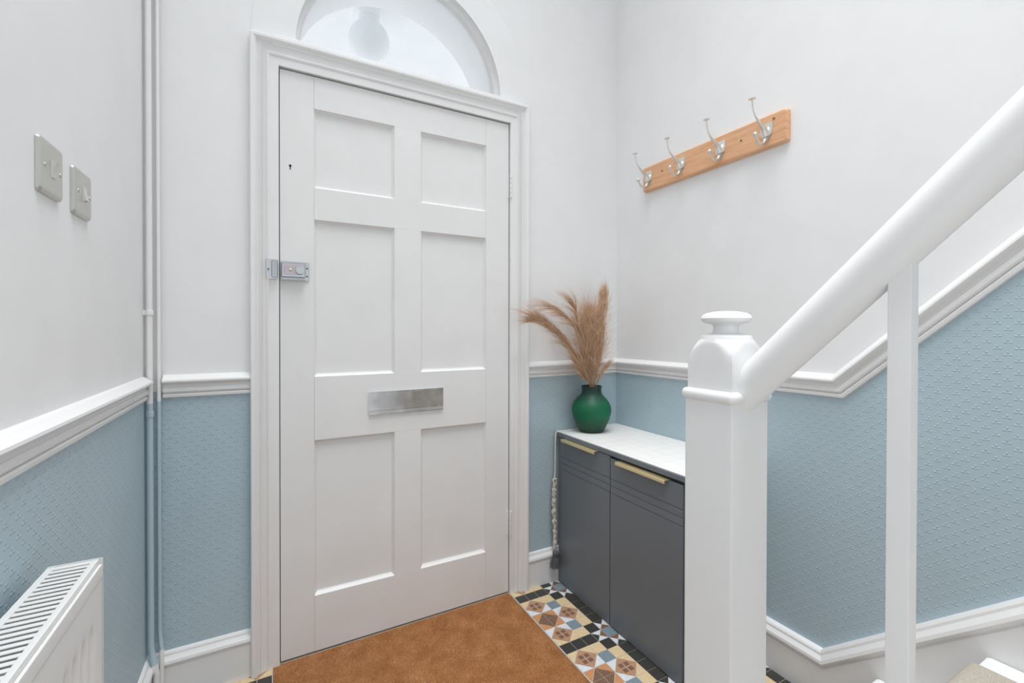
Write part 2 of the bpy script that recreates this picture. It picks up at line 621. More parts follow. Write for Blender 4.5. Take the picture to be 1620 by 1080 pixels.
SK = [(0, -0.001), (0, 0.018), (0.104, 0.018), (0.107, 0.0155), (0.110, 0.016), (0.113, 0.021), (0.119, 0.023), (0.127, 0.021), (0.134, 0.014),
      (0.138, 0.011), (0.144, 0.010), (0.149, 0.006), (0.151, -0.001)]
b = sweep(new_bm(), [(DY0, 0.0), (0.0, 0.0)], SK, lambda a, b, o: (XL + o, a, b))
tag(obj('baseboard_left', b, M['gloss'], smooth=24), 'white skirting board under the radiator wall', 'skirting board', kind='structure')
bb = thing('baseboard_front', (0.5, -0.01, 0), 'white skirting boards on either side of the front door', 'skirting board', kind='structure')
obj('skirting', sweep(new_bm(), [(XL, 0.0), (-0.084, 0.0)], SK, lambda a, b, o: (a, -o, b)), M['gloss'], bb, smooth=24)
obj('skirting', sweep(new_bm(), [(DW + 0.084, 0.0), (XR, 0.0)], SK, lambda a, b, o: (a, -o, b)), M['gloss'], bb, smooth=24)
SBY, SS = -0.942, 0.906
SKT = [(t_ - 0.151, o_ + (0.012 if o_ > 0 else 0)) for t_, o_ in SK]
pth = [(YB, 0.151 + (SBY - YB) * SS), (SBY, 0.151), (0.0, 0.151)]
SKT[0] = (-0.36, -0.001)
SKT[1] = (-0.36, 0.030)
br = sweep(new_bm(), pth, SKT, lambda a, b, o: (XR - o, a, b))
tag(obj('baseboard_right', br, M['gloss'], smooth=24), 'white skirting board rising into the stair string', 'skirting board', kind='structure')

# ------------------------------------------------------------------ front door
door = thing('door_1', (DW / 2, 0.0, 0.0), 'white six-panelled front door with chrome letter plate', 'door', kind='structure')
G = 0.0012
xs = [G, 0.107, 0.384, 0.486, 0.762, DW - G]
zr = [(0.006, 0.200), (0.742, 0.963), (1.507, 1.617), (1.889, DH - G)]
TH = 0.044
for a, b_ in ((xs[0], xs[1]), (xs[4], xs[5])):
    box_obj('stile', a, b_, 0.0, TH, 0.006, DH - G, M['door'], door, bev=0.0012)
for z0_, z1_ in zr:
    box_obj('rail', xs[1] + 0.0002, xs[4] - 0.0002, 0.0, TH, z0_, z1_, M['door'], door, bev=0.0008)
zp = [(0.200, 0.742), (0.963, 1.507), (1.617, 1.889)]
for z0_, z1_ in zp:
    box_obj('muntin', xs[2], xs[3], 0.0003, TH, z0_ - 0.001, z1_ + 0.001, M['door'], door, bev=0.0008)
    for a, b_ in ((xs[1], xs[2]), (xs[3], xs[4])):
        bm = new_bm()
        loops = []
        for ins, y in ((-0.002, 0.004), (0.0, 0.004), (0.004, 0.0085), (0.0075, 0.0125), (0.009, 0.0125), (0.010, 0.0140)):
            loops.append([bm.verts.new(p) for p in ((a + ins, y, z0_ + ins), (b_ - ins, y, z0_ + ins), (b_ - ins, y, z1_ - ins), (a + ins, y, z1_ - ins))])
        for p, q in zip(loops, loops[1:]):
            for j in range(4):
                bm.faces.new((p[j], p[(j + 1) % 4], q[(j + 1) % 4], q[j]))
        bm.faces.new(loops[-1])
        bk = [bm.verts.new(p) for p in ((a, 0.03, z0_), (b_, 0.03, z0_), (b_, 0.03, z1_), (a, 0.03, z1_))]
        bm.faces.new(bk)
        for j in range(4):
            bm.faces.new((loops[0][j], loops[0][(j + 1) % 4], bk[(j + 1) % 4], bk[j]))
        obj('panel', bm, M['door'], door, smooth=20)
# dark rebate behind the gap round the door
bm = new_bm()
bx(bm, -0.003, 0.02, 0.030, 0.10, 0.0, DH + 0.003)
bx(bm, DW - 0.02, DW + 0.003, 0.030, 0.10, 0.0, DH + 0.003)
bx(bm, 0.0, DW, 0.046, 0.10, DH - 0.02, DH + 0.003)
obj('rebate', bm, M['rebate'], tr, smooth=None)
# threshold that closes the gap under the door
box_obj('threshold', -0.014, DW + 0.014, 0.047, 0.24, -0.02, 0.03, M['dark'], tr, bev=0)
box_obj('threshold_bar', -0.014, DW + 0.014, 0.012, 0.05, -0.02, 0.002, M['dark'], tr, bev=0)

# night latch
lx0, lx1, lz0, lz1 = 0.004, 0.090, 1.292, 1.356
lat = obj('night_latch', bx(bx(new_bm(), lx0, lx1, -0.005, 0.001, lz0, lz1, 0.0012), lx0 + 0.001, lx1 - 0.012, -0.024, -0.004, lz0 + 0.010, lz1 - 0.006, 0.003),
          M['chrome'], door)
tag(lat, 'chrome night latch')
box_obj('slide', lx0 + 0.008, lx1 - 0.022, -0.0262, -0.022, lz0 + 0.018, lz1 - 0.013, M['latch_pink'], lat, bev=0.001)
box_obj('ledge', lx0 + 0.002, lx1 - 0.012, -0.021, -0.004, lz0 + 0.001, lz0 + 0.0055, M['chrome'], lat, bev=0.001)
bm = new_bm()
sphere(bm, (lx0 + 0.028, -0.0275, 1.325), 0.0048, 14, 8, (1, 0.7, 1))
obj('snib', bm, M['nickel'], lat, smooth=60)
bm = disc(new_bm(), (lx0 + 0.057, -0.024, 1.325), (0, -1, 0), 0.0075, 0.010, 20)
disc(bm, (lx0 + 0.057, -0.034, 1.325), (0, -1, 0), 0.0135, 0.007, 28, 0.002)
obj('knob', bm, M['chrome'], lat)
for z_ in (1.335, 1.308):
    obj('screw', disc(new_bm(), (lx1 - 0.006, -0.005, z_), (0, -1, 0), 0.0032, 0.002, 14), M['brassdot'], lat)
# the keep on the frame
bm = bx(new_bm(), -0.040, -0.006, -0.0165, -0.011, 1.293, 1.358, 0.001)
bx(bm, -0.024, -0.006, -0.036, -0.012, 1.298, 1.353, 0.003)
bx(bm, -0.016, -0.012, -0.0385, -0.030, 1.304, 1.347, 0.001)
kp = tag(obj('latch_keep', bm, M['chrome'], tr), 'chrome latch keep')
bm = disc(new_bm(), (-0.033, -0.0165, 1.325), (0, -1, 0), 0.0032, 0.0015, 14)
obj('screw', bm, M['brassdot'], kp)
# letter plate
lp = tag(box_obj('letter_plate', 0.288, 0.575, -0.004, 0.001, 0.812, 0.898, M['steel'], door, bev=0.0008), 'steel letter plate')
bm = new_bm()
fp = [(-0.0042, 0.8945), (-0.0090, 0.8935), (-0.0100, 0.8290), (-0.0070, 0.8270), (-0.0088, 0.8160), (-0.0042, 0.8155)]
prism(bm, [(0.2905, y, z) for y, z in fp], [(0.5725, y, z) for y, z in fp])
obj('letter_flap', bm, M['steel'], lp, smooth=10)
# keyhole
bm = disc(new_bm(), (0.033, 0.0008, 1.680), (0, -1, 0), 0.0042, 0.0014, 18)
bx(bm, 0.0314, 0.0346, -0.0006, 0.0008, 1.667, 1.680)
obj('keyhole', bm, M['dark'], door)
# hinges
for zc in (1.735, 0.302):
    bm = new_bm()
    for k in range(5):
        disc(bm, (DW + 0.002, -0.0145, zc - 0.05 + k * 0.02 + 0.0006), (0, 0, 1), 0.0052, 0.0188, 14, 0.0008)
    bx(bm, DW - 0.012, DW - 0.001, -0.0018, 0.001, zc - 0.05, zc + 0.05, 0.0005)
    sphere(bm, (DW + 0.002, -0.0145, zc + 0.052), 0.0042, 12, 8)
    obj('hinge', bm, M['gloss'], door)

# ------------------------------------------------------------------ fanlight and porch
win = thing('window_1', (FX, 0.05, FZ), 'half-round clear fanlight over the front door', 'window', kind='structure')
bm = new_bm()
rings = []
prof = [(FR + 0.004, 0.02), (FR - 0.002, 0.02), (FR - 0.009, 0.024), (FR - 0.013, 0.032), (FR - 0.014, 0.060), (FR + 0.004, 0.060)]
for i in range(NA + 1):
    a = math.pi * i / NA
    rings.append([bm.verts.new((FX + r * math.cos(a), y, FZ + r * math.sin(a))) for r, y in prof])
for a, b in zip(rings, rings[1:]):
    for j in range(len(prof)):
        bm.faces.new((a[j], a[(j + 1) % len(prof)], b[(j + 1) % len(prof)], b[j]))
bm.faces.new(rings[0])
bm.faces.new(rings[-1])
bx(bm, FX - FR, FX + FR, 0.02, 0.06, FZ - 0.002, FZ + 0.007, 0.001)
obj('window_frame', bm, M['gloss'], win, smooth=30)
ar = [(FX + (FR - 0.004) * math.cos(math.pi * i / NA), FZ + (FR - 0.004) * math.sin(math.pi * i / NA)) for i in range(NA + 1)]
obj('pane', prism(new_bm(), [(x, 0.043, z) for x, z in ar], [(x, 0.047, z) for x, z in ar]), M['glass'], win, smooth=None)

PZ = 2.755
po = thing('porch', (FX, 0.8, PZ), 'white plastered porch ceiling seen through the fanlight', 'porch', kind='structure')
box_obj('porch_ceiling', -1.2, 2.2, 0.25, 1.5, PZ, PZ + 0.1, M['plaster'], po, bev=0)
box_obj('ceiling_batten', 0.345, 0.60, 0.52, 0.70, PZ - 0.05, PZ + 0.01, M['plaster'], po, bev=0.002)
lampc = (0.407, 0.60, 2.545)
lamp = thing('globe_lamp', (lampc[0], lampc[1], PZ - 0.05), 'white opal globe lamp hanging in the porch behind the fanlight', 'lamp')
obj('globe', sphere(new_bm(), lampc, 0.098, 40, 24), M['opal'], lamp, smooth=60)
bm = lathe(new_bm(), [(0.050, 2.617), (0.050, 2.640), (0.0475, 2.642), (0.0475, 2.652), (0.050, 2.654), (0.050, PZ - 0.05)], lampc[0], lampc[1], 36)
obj('gallery', bm, M['opal'], lamp, smooth=30)

# ------------------------------------------------------------------ floor tiles
U = 0.0472
TXC, TYC = 0.9235, -0.2315        # centre of one pattern repeat
GAP = 0.0009
_mesh_cache = {}


def tile_mesh(kind, pts, mat):
    """pts in cell units 0..1; a thin prism shrunk by half a joint"""
    key = (kind, mat)
    if key in _mesh_cache:
        return _mesh_cache[key]
    P = [Vector((p[0] * U, p[1] * U)) for p in pts]
    c = sum(P, Vector((0, 0))) / len(P)
    n = len(P)
    Q = []
    for i in range(n):                          # inset every edge by GAP
        a, b, d = P[i - 1], P[i], P[(i + 1) % n]
        d0, d1 = (b - a).normalized(), (d - b).normalized()
        n0, n1 = Vector((-d0.y, d0.x)), Vector((-d1.y, d1.x))
        if n0.dot(c - b) < 0:
            n0, n1 = -n0, -n1
        mm = (n0 + n1).normalized()
        Q.append(b + mm * (GAP / max(0.3, mm.dot(n0))))
    me = bpy.data.meshes.new('floor_tile')
    bm = new_bm()
    prism(bm, [(q.x, q.y, -0.0055) for q in Q], [(q.x, q.y, 0.0) for q in Q])
    bmesh.ops.recalc_face_normals(bm, faces=bm.faces)
    bm.to_mesh(me)
    bm.free()
    me.materials.append(M[mat])
    _mesh_cache[key] = me
    return me


SQ = [(0, 0), (1, 0), (1, 1), (0, 1)]


def cell_pieces(a, b):
    """pieces of cell (a,b) of the 7x7 repeat: list of (shape key, points, material, lift)"""
    band_a, band_b = a == 6, b == 6
    if band_a and band_b:
        return [('sq', SQ, 't_blue', 0)]
    if band_a or band_b:
        k = b if band_a else a
        if 1 <= k <= 4:
            return [('sq', SQ, 't_black', 0)]
        # star cell cut by both diagonals; inner side faces the blue square
        tri = {'w': [(0, 0), (0, 1), (.5, .5)], 'e': [(1, 0), (1, 1), (.5, .5)], 's': [(0, 0), (1, 0), (.5, .5)], 'n': [(0, 1), (1, 1), (.5, .5)]}
        if band_a:
            inner, outer, sides = ('n', 's', 'we') if k == 5 else ('s', 'n', 'we')
        else:
            inner, outer, sides = ('e', 'w', 'sn') if k == 5 else ('w', 'e', 'sn')
        return [('q' + inner, tri[inner], 't_brown', 0), ('q' + outer, tri[outer], 't_black', 0)] + [('q' + s, tri[s], 't_white', 0) for s in sides]
    if a in (0, 5) and b in (0, 5):
        return [('sq', SQ, 't_black', 0)]
    if a in (1, 4) and b in (1, 4):
        return [('sq', SQ, 't_blue', 0)]
    if (a in (1, 4) and b in (0, 5)) or (a in (0, 5) and b in (1, 4)):
        return [('sq', SQ, 't_beige', 0)]
    # cells that hold a quarter of a diamond: find the diamond's centre corner
    if a in (2, 3) and b in (2, 3):
        cx, cy = (1 if a == 2 else 0), (1 if b == 2 else 0)
        inner, outer, sq = 't_brown', 't_orange', False
    elif a in (2, 3):
        cx = 1 if a == 2 else 0
        cy = 1 if b in (0, 4) else 0
        inner, outer, sq = 't_tan', ('t_beige' if b in (0, 5) else 't_white'), True
    else:
        cy = 1 if b == 2 else 0
        cx = 1 if a in (0, 4) else 0
        inner, outer, sq = 't_tan', ('t_beige' if a in (0, 5) else 't_white'), True
    ox, oy = 1 - cx, 1 - cy
    res = [('h%d%d' % (cx, cy), [(cx, cy), (ox, cy), (cx, oy)], inner, 0), ('h%d%d' % (ox, oy), [(ox, oy), (cx, oy), (ox, cy)], outer, 0)]
    if sq:
        s0, s1 = 0.05, 0.44
        fx = (lambda q: cx + (q if cx == 0 else -q))
        fy = (lambda q: cy + (q if cy == 0 else -q))
        res.append(('s%d%d' % (cx, cy), [(fx(s0), fy(s0)), (fx(s1), fy(s0)), (fx(s1), fy(s1)), (fx(s0), fy(s1))], 't_brown', 0.0003))
    return res


MATX0, MATX1, MATY0, MATY1 = -0.022, 0.868, -0.004, -0.80
org = Vector(fl['_org'])
rest = {}
ncell = 0
for ix in range(-30, 15):
    for iy in range(-5, 45):
        cx0 = TXC - 3 * U + ix * U
        cy0 = TYC + 3 * U - (iy + 1) * U            # rows run towards the camera
        xc, yc = cx0 + U / 2, cy0 + U / 2
        if cx0 + U < XL + 0.018 or cx0 > XR - 0.02 or cy0 > -0.016 or cy0 < -2.0:
            continue
        if cx0 < MATX1 + 0.004 and cx0 + U > MATX0 - 0.004 and cy0 + U > MATY1 - 0.004:
            if cx0 + U * 0.5 < MATX1 + 0.004 and cx0 + U * 0.5 > MATX0 - 0.004:
                continue
        if xc > 1.17 and yc > -0.70:                # under the shoe cabinet
            continue
        if xc > 0.70 and yc < -1.12:                # under the stairs
            continue
        near = (0.86 < xc < 1.17 and yc > -0.62) or (xc > 1.38 and -0.90 < yc < -0.74) or (xc < 0.0 and yc > -0.12)
        for key, pts, mat, lift in cell_pieces(ix % 7, iy % 7):
            pts2 = [(p[0], 1 - p[1]) for p in pts]
            if near:
                o = bpy.data.objects.new('floor_tile', tile_mesh(key, pts2, mat))
                COL.objects.link(o)
                o.parent = fl
                o.location = Vector((cx0, cy0, lift + random.uniform(-0.0003, 0.0))) - org
            else:
                rest.setdefault(mat, []).append((tile_mesh(key, pts2, mat), (cx0, cy0, lift)))
V, F, MI, mats = [], [], [], []
for mat, lst in rest.items():
    mats.append(M[mat])
    for me, off in lst:
        base = len(V)
        V += [(v.co.x + off[0], v.co.y + off[1], v.co.z + off[2]) for v in me.vertices]
        for p in me.polygons:
            F.append([base + i for i in p.vertices])
            MI.append(len(mats) - 1)
me = bpy.data.meshes.new('floor_tiles')
me.from_pydata(V, [], F)
me.polygons.foreach_set('material_index', MI)
o = finish('floor_tiles', me, mats[0], fl)
for m_ in mats[1:]:
    o.data.materials.append(m_)
tag(o, kind='stuff')

# ------------------------------------------------------------------ coir mat with its metal edging
mat_t = thing('door_mat', (0.42, -0.4, 0.0), 'large ginger-brown coir mat in front of the white door', 'mat')
bm = bx(new_bm(), MATX0, MATX1, MATY1, MATY0, -0.004, 0.0015, 0.001)
obj('mat_base', bm, M['coir'], mat_t)
NF = 60000
px = rng.uniform(MATX0 + 0.001, MATX1 - 0.001, NF)
py = rng.uniform(MATY1 + 0.001, MATY0 - 0.001, NF)
ang = rng.uniform(0, 2 * np.pi, NF)
ln_ = rng.uniform(0.002, 0.006, NF)
hh = rng.uniform(0.0025, 0.0050, NF)
wd_ = rng.uniform(0.0004, 0.0008, NF)
A = np.stack([px - np.sin(ang) * wd_, py + np.cos(ang) * wd_, np.full(NF, 0.001)], 1)
B = np.stack([px + np.sin(ang) * wd_, py - np.cos(ang) * wd_, np.full(NF, 0.001)], 1)
C_ = np.stack([np.clip(px + np.cos(ang) * ln_, MATX0, MATX1), np.clip(py + np.sin(ang) * ln_, MATY1, MATY0), 0.001 + hh], 1)
V = np.stack([A, B, C_], 1).reshape(-1, 3)
me = bpy.data.meshes.new('coir_pile')
me.from_pydata(V.tolist(), [], np.arange(NF * 3).reshape(-1, 3).tolist())
tag(finish('coir_pile', me, M['coir_fibre'], mat_t), kind='stuff')
bm = new_bm()
bx(bm, MATX1 + 0.0005, MATX1 + 0.0035, MATY1, MATY0 - 0.02, -0.004, 0.0035, 0.0005)
tag(obj('mat_edging', bm, M['strip'], thing('mat_edge_strip', (MATX1 + 0.002, -0.4, 0), 'thin metal strip between coir mat and patterned tiles', 'edge strip')), None)
bm = bx(new_bm(), MATX0 - 0.0035, MATX0 - 0.0005, MATY1, MATY0 - 0.02, -0.004, 0.0035, 0.0005)
tag(obj('mat_edge_strip', bm, M['strip']), 'thin metal strip along the latch side of the coir mat', 'edge strip')

# ------------------------------------------------------------------ shoe cabinet
CX, CY0, CY1, CZ = 1.1095, -0.728, -0.026, 0.668
cab = thing('shoe_cabinet', (1.28, (CY0 + CY1) / 2, 0.0), 'slim charcoal shoe cabinet with brass edge pulls', 'cabinet')
bm = new_bm()
bx(bm, CX + 0.021, XR - 0.034, CY0, CY1, 0.0, CZ - 0.018, 0.001)
obj('body', bm, M['charcoal'], cab)
for ya in (CY1 - 0.010, CY0):
    box_obj('side_panel', CX + 0.002, CX + 0.022, ya, ya + 0.010, 0.0, CZ - 0.018, M['charcoal'], cab, bev=0.001)
box_obj('top_panel', CX - 0.004, XR - 0.002, CY0, -0.006, CZ - 0.0165, CZ, M['charcoal'], cab, bev=0.0012)
for (ya, yb, zt, dx) in ((-0.3705, CY1 - 0.0110, 0.648, 0.0), (CY0 + 0.0110, -0.3765, 0.640, -0.0015)):
    bm = new_bm()
    pr = [(CX + 0.018 + dx, 0.004), (CX + dx + 0.001, 0.004), (CX + dx, 0.005)]
    for zg in (0.510, 0.537, 0.563):
        pr += [(CX + dx, zg - 0.0035), (CX + dx + 0.0032, zg - 0.0006), (CX + dx + 0.0032, zg + 0.0006), (CX + dx, zg + 0.0016)]
    pr += [(CX + dx, zt - 0.001), (CX + dx + 0.001, zt), (CX + 0.018 + dx, zt)]
    prism(bm, [(x, ya, z) for x, z in pr], [(x, yb, z) for x, z in pr])
    d_ = obj('door', bm, M['charcoal'], cab, smooth=15)
    # brass edge pull: a lip folded over the top of the door
    if ya < -0.5:
        ha, hb, hz = -0.660, -0.425, zt
    else:
        ha, hb, hz = -0.302, -0.074, zt
    pr = [(CX + dx + 0.012, hz + 0.0022), (CX + dx - 0.019, hz + 0.0022), (CX + dx - 0.0215, hz + 0.0005), (CX + dx - 0.0215, hz - 0.0085),
          (CX + dx - 0.0195, hz - 0.0085), (CX + dx - 0.0195, hz - 0.0005), (CX + dx + 0.012, hz + 0.0004)]
    bm = prism(new_bm(), [(x, ha, z) for x, z in pr], [(x, hb, z) for x, z in pr])
    tag(obj('handle', bm, M['brass'], d_, smooth=15), 'brass edge pull')

# ------------------------------------------------------------------ runner with cord and tassel
run = thing('table_runner', (1.28, -0.37, CZ), 'white woven runner laid over the charcoal cabinet top', 'table runner')
bm = new_bm()
nx, ny = 14, 30
grid = []
for j in range(ny + 1):
    row = []
    for i in range(nx + 1):
        x = CX + 0.001 + (XR - 0.004 - CX) * i / nx
        y = CY0 + 0.004 + (-0.004 - CY0 - 0.004) * j / ny
        z = CZ + 0.0045 + 0.0012 * math.sin(9 * x + 23 * y) + 0.0008 * math.sin(31 * x - 11 * y)
        if i == 0 or i == nx or j == 0 or j == ny:
            z = CZ + 0.003
        row.append((x, y, z))
    grid.append(row)
tv = [[bm.verts.new(p) for p in row] for row in grid]
bv = [[bm.verts.new((p[0], p[1], CZ + 0.0006)) for p in row] for row in grid]
for j in range(ny):
    for i in range(nx):
        bm.faces.new((tv[j][i], tv[j][i + 1], tv[j + 1][i + 1], tv[j + 1][i]))
        bm.faces.new((bv[j][i], bv[j + 1][i], bv[j + 1][i + 1], bv[j][i + 1]))
for j in range(ny):
    for i in (0, nx):
        bm.faces.new((tv[j][i], tv[j + 1][i], bv[j + 1][i], bv[j][i]))
for i in range(nx):
    for j in (0, ny):
        bm.faces.new((tv[j][i], tv[j][i + 1], bv[j][i + 1], bv[j][i]))
obj('cloth', bm, M['runner'], run, smooth=60)
# hanging edge of the runner that runs down into the cord
hx = CX - 0.014
bm = tube(new_bm(), [(CX + 0.004, -0.014, CZ + 0.002), (hx + 0.006, -0.016, CZ - 0.004), (hx, -0.021, CZ - 0.03), (hx - 0.002, -0.0225, 0.50), (hx - 0.006, -0.0235, 0.46)],
          [0.003, 0.0038, 0.0036, 0.0036, 0.0055], 8)
obj('hem', bm, M['cord'], run, smooth=60)
bm = new_bm()
for s in range(3):
    pts = []
    for k in range(81):
        q = k / 80
        z = 0.465 - q * (0.465 - 0.138)
        a = q * 34 + s * 2.094
        rr = (0.0052 if q < 0.62 else 0.0036) * (1.0 + 0.5 * math.sin(q * 45))
        xo = hx - 0.008 - 0.008 * math.sin(min(1, q / 0.62) * math.pi) * 0.6
        pts.append((xo + rr * math.cos(a), -0.030 + rr * 0.7 * math.sin(a), z))
    tube(bm, pts, [0.0052 * (1 + 0.25 * math.sin(k * 1.1 + s)) for k in range(81)], 6)
obj('braided_cord', bm, M['cord'], run, smooth=60)
tx, ty = hx - 0.010, -0.040
ts = obj('tassel', lathe(new_bm(), [(0.002, 0.152), (0.010, 0.149), (0.0135, 0.140), (0.0125, 0.130), (0.0100, 0.126), (0.002, 0.125)], tx, ty, 16),
         M['tassel'], run, smooth=60)
bm = new_bm()
for k in range(130):
    a = random.uniform(0, 2 * math.pi)
    r0 = random.uniform(0.002, 0.0095)
    r1 = r0 * random.uniform(1.6, 2.4) + random.uniform(0, 0.003)
    zb = random.uniform(0.070, 0.088)
    tube(bm, [(tx + r0 * math.cos(a), ty + r0 * math.sin(a), 0.129), (tx - 0.002 + r1 * 0.8 * math.cos(a), min(-0.026, ty + r1 * 0.8 * math.sin(a)), 0.104),
              (tx - 0.006 + r1 * math.cos(a), min(-0.026, ty + r1 * math.sin(a)), zb)], 0.0013, 4)
tag(obj('strands', bm, M['tassel'], ts, smooth=60), kind='stuff')

# ------------------------------------------------------------------ green vase
VX, VY, VZ = 1.240, -0.094, CZ + 0.0062
vz = lambda q: VZ + q
outer = [(0.002, 0.0), (0.050, 0.0), (0.054, 0.003), (0.066, 0.027), (0.079, 0.056), (0.086, 0.082), (0.0875, 0.098), (0.085, 0.114), (0.077, 0.131),
         (0.064, 0.148), (0.051, 0.160), (0.0445, 0.169), (0.0425, 0.180), (0.043, 0.192), (0.0455, 0.199), (0.0462, 0.2015), (0.0445, 0.2025)]
inner = [(0.041, 0.2000), (0.039, 0.190), (0.0385, 0.172), (0.046, 0.158), (0.072, 0.130), (0.080, 0.098), (0.070, 0.050), (0.050, 0.012), (0.002, 0.008)]
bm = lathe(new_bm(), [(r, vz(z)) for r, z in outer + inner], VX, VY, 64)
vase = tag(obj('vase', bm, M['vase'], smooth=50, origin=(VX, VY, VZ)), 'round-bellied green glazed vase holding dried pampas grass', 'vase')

# ------------------------------------------------------------------ pampas plumes


def catmull(P, n):
    P = [np.array(p, float) for p in P]
    P = [2 * P[0] - P[1]] + P + [2 * P[-1] - P[-2]]
    out = []
    segs = len(P) - 3
    for k in range(n + 1):
        s = k / n * segs
        i = min(int(s), segs - 1)
        f = s - i
        a, b, c, d = P[i:i + 4]
        out.append(0.5 * ((2 * b) + (-a + c) * f + (2 * a - 5 * b + 4 * c - d) * f * f + (-a + 3 * b - 3 * c + d) * f ** 3))
    return np.array(out)


def fibre_mesh(fibres, width):
    """each fibre: (k,3) points -> thin three-sided tapering blade"""
    V, F = [], []
    for pts, w in fibres:
        k = len(pts)
        tg = pts[-1] - pts[0]
        tg = tg / (np.linalg.norm(tg) + 1e-9)
        rv = rng.normal(size=3)
        s = np.cross(tg, rv)
        s /= np.linalg.norm(s) + 1e-9
        q = np.cross(tg, s)
        base = len(V)
        for i in range(k):
            ww = w * (1 - 0.8 * (i / (k - 1)) ** 1.5)
            for an in (0, 2.094, 4.189):
                V.append(tuple(pts[i] + ww * (math.cos(an) * s + math.sin(an) * q)))
        for i in range(k - 1):
            for j in range(3):
                a, b = base + i * 3 + j, base + i * 3 + (j + 1) % 3
                F.append((a, b, b + 3, a + 3))
    me = bpy.data.meshes.new('plume')
    me.from_pydata(V, [], F)
    return me


def plume(spine, label, count, spread, length, droop=(0, 0, 0), width=0.00055, t0=0.05, t1=0.95, flare=0.35, curl=0.0, awns=0, awn_dir=(0, 0, 1), awn_len=0.1, grow=0.0):
    S = catmull(spine, 40)
    TG = np.gradient(S, axis=0)
    TG /= np.linalg.norm(TG, axis=1)[:, None]
    root = thing('pampas_plume', tuple(spine[0]), label, 'dried grass', 'dried pampas plumes in the green vase')
    bot = (VX + (spine[0][0] - VX) * 0.4, VY + (spine[0][1] - VY) * 0.4, VZ + 0.03)
    pth = [bot] + [tuple(S[i]) for i in range(0, 41, 4)]
    obj('stem', tube(new_bm(), pth, [0.0022] * 3 + [0.0018] * 4 + [0.0012] * 3 + [0.0006] * (len(pth) - 10), 6), M['pampas'], root, smooth=60)
    fib = []
    for _ in range(count):
        q = t0 + (t1 - t0) * rng.random()
        i = min(int(q * 40), 39)
        p = S[i] + rng.normal(size=3) * np.array((1, 0.6, 1)) * spread * (0.20 + 0.65 * math.sin(math.pi * min(1, q * 1.05)) + grow * q)
        lat_ = rng.normal(size=3)
        lat_ -= TG[i] * lat_.dot(TG[i])
        lat_ /= np.linalg.norm(lat_) + 1e-9
        L = length * (0.45 + 0.75 * rng.random()) * (1.15 - 0.55 * q)
        d0 = TG[i] + lat_ * flare * rng.random()
        d0 /= np.linalg.norm(d0)
        pts = []
        cr = rng.normal(size=3) * curl
        for k in range(6):
            f = k / 5
            j = min(40, i + int(f * L / 0.45 * 40 * 0.6))
            follow = (S[j] - S[i])
            pt = p + d0 * L * f * 0.75 + follow * 0.25 + np.array(droop) * L * f * f + cr * L * f * f
            pt[1] = min(pt[1], -0.004)
            pts.append(pt)
        fib.append((np.array(pts), width * (0.7 + 0.6 * rng.random())))
    for _ in range(awns):                         # loose wisps that leave the plume in small tufts
        q = 0.25 + 0.6 * rng.random()
        i = min(int(q * 40), 39)
        d0 = np.array(awn_dir) + rng.normal(size=3) * 0.28 + TG[i] * 0.6
        d0 /= np.linalg.norm(d0)
        L = awn_len * (0.5 + 0.7 * rng.random())
        bend = np.array((-0.45, -0.03, -0.35)) * (0.6 + 0.6 * rng.random())
        for _k in range(10):
            jit = rng.normal(size=3) * 0.06
            pts = np.array([S[i] + (d0 + jit) * L * f + bend * L * f * f for f in np.linspace(0, 1, 6)])
            pts[:, 1] = np.minimum(pts[:, 1], -0.004)
            fib.append((pts, width * 1.1))
    tag(finish('plume', fibre_mesh(fib, width), M['pampas'], root), kind='stuff')
    return root


plume([(1.226, -.1, .883), (1.149, -.11, 1.003), (1.064, -.12, 1.091), (.995, -.12, 1.144), (.94, -.11, 1.166), (.905, -.10, 1.164)],
      'long pampas plume arching low towards the door frame', 560, 0.008, 0.12, (-0.10, 0, 0.0), flare=0.42, width=0.0006, awns=22, awn_dir=(-0.4, 0, 1.0), awn_len=0.105)
plume([(1.232, -.1, .882), (1.164, -.12, 1.031), (1.123, -.13, 1.131), (1.068, -.13, 1.189), (1.016, -.12, 1.217), (.93, -.11, 1.207)],
      'wispy pampas plume arching above the lowest one', 90, 0.006, 0.15, (-0.05, 0, -0.10), flare=0.30, t0=0.1, awns=18, awn_dir=(-0.8, 0, 0.7), awn_len=0.115)
plume([(1.236, -.1, .882), (1.208, -.12, 1.000), (1.190, -.13, 1.090), (1.182, -.13, 1.150), (1.190, -.12, 1.200)],
      'dense pampas plume filling the left of the bunch', 1500, 0.030, 0.11, (-0.02, 0, -0.10), flare=0.5, curl=0.42, grow=0.25)
plume([(1.244, -.1, .882), (1.247, -.1, 1.000), (1.250, -.1, 1.100), (1.248, -.1, 1.165), (1.232, -.1, 1.205)],
      'dense curly pampas plume in the middle of the bunch', 1700, 0.028, 0.11, (-0.03, 0, -0.12), flare=0.5, curl=0.45, grow=0.25)
plume([(1.250, -.1, .881), (1.279, -.09, 1.027), (1.292, -.085, 1.146), (1.306, -.085, 1.235), (1.316, -.085, 1.300)],
      'tallest upright pampas plume, closest to the corner', 1300, 0.012, 0.10, (0.0, 0, 0.02), flare=0.14, grow=0.9, t1=1.0)
plume([(1.262, -.1, .880), (1.298, -.09, .928), (1.333, -.085, .960), (1.362, -.08, .980)],
      'short pampas sprig leaning out over the vase rim', 200, 0.007, 0.07, (0.05, 0, 0.02), flare=0.40)
plume([(1.228, -.1, .883), (1.170, -.12, .945), (1.11, -.13, 1.015)],
      'stubby feathery pampas plume low on the door side', 380, 0.012, 0.11, (-0.10, 0, -0.05), flare=0.5)
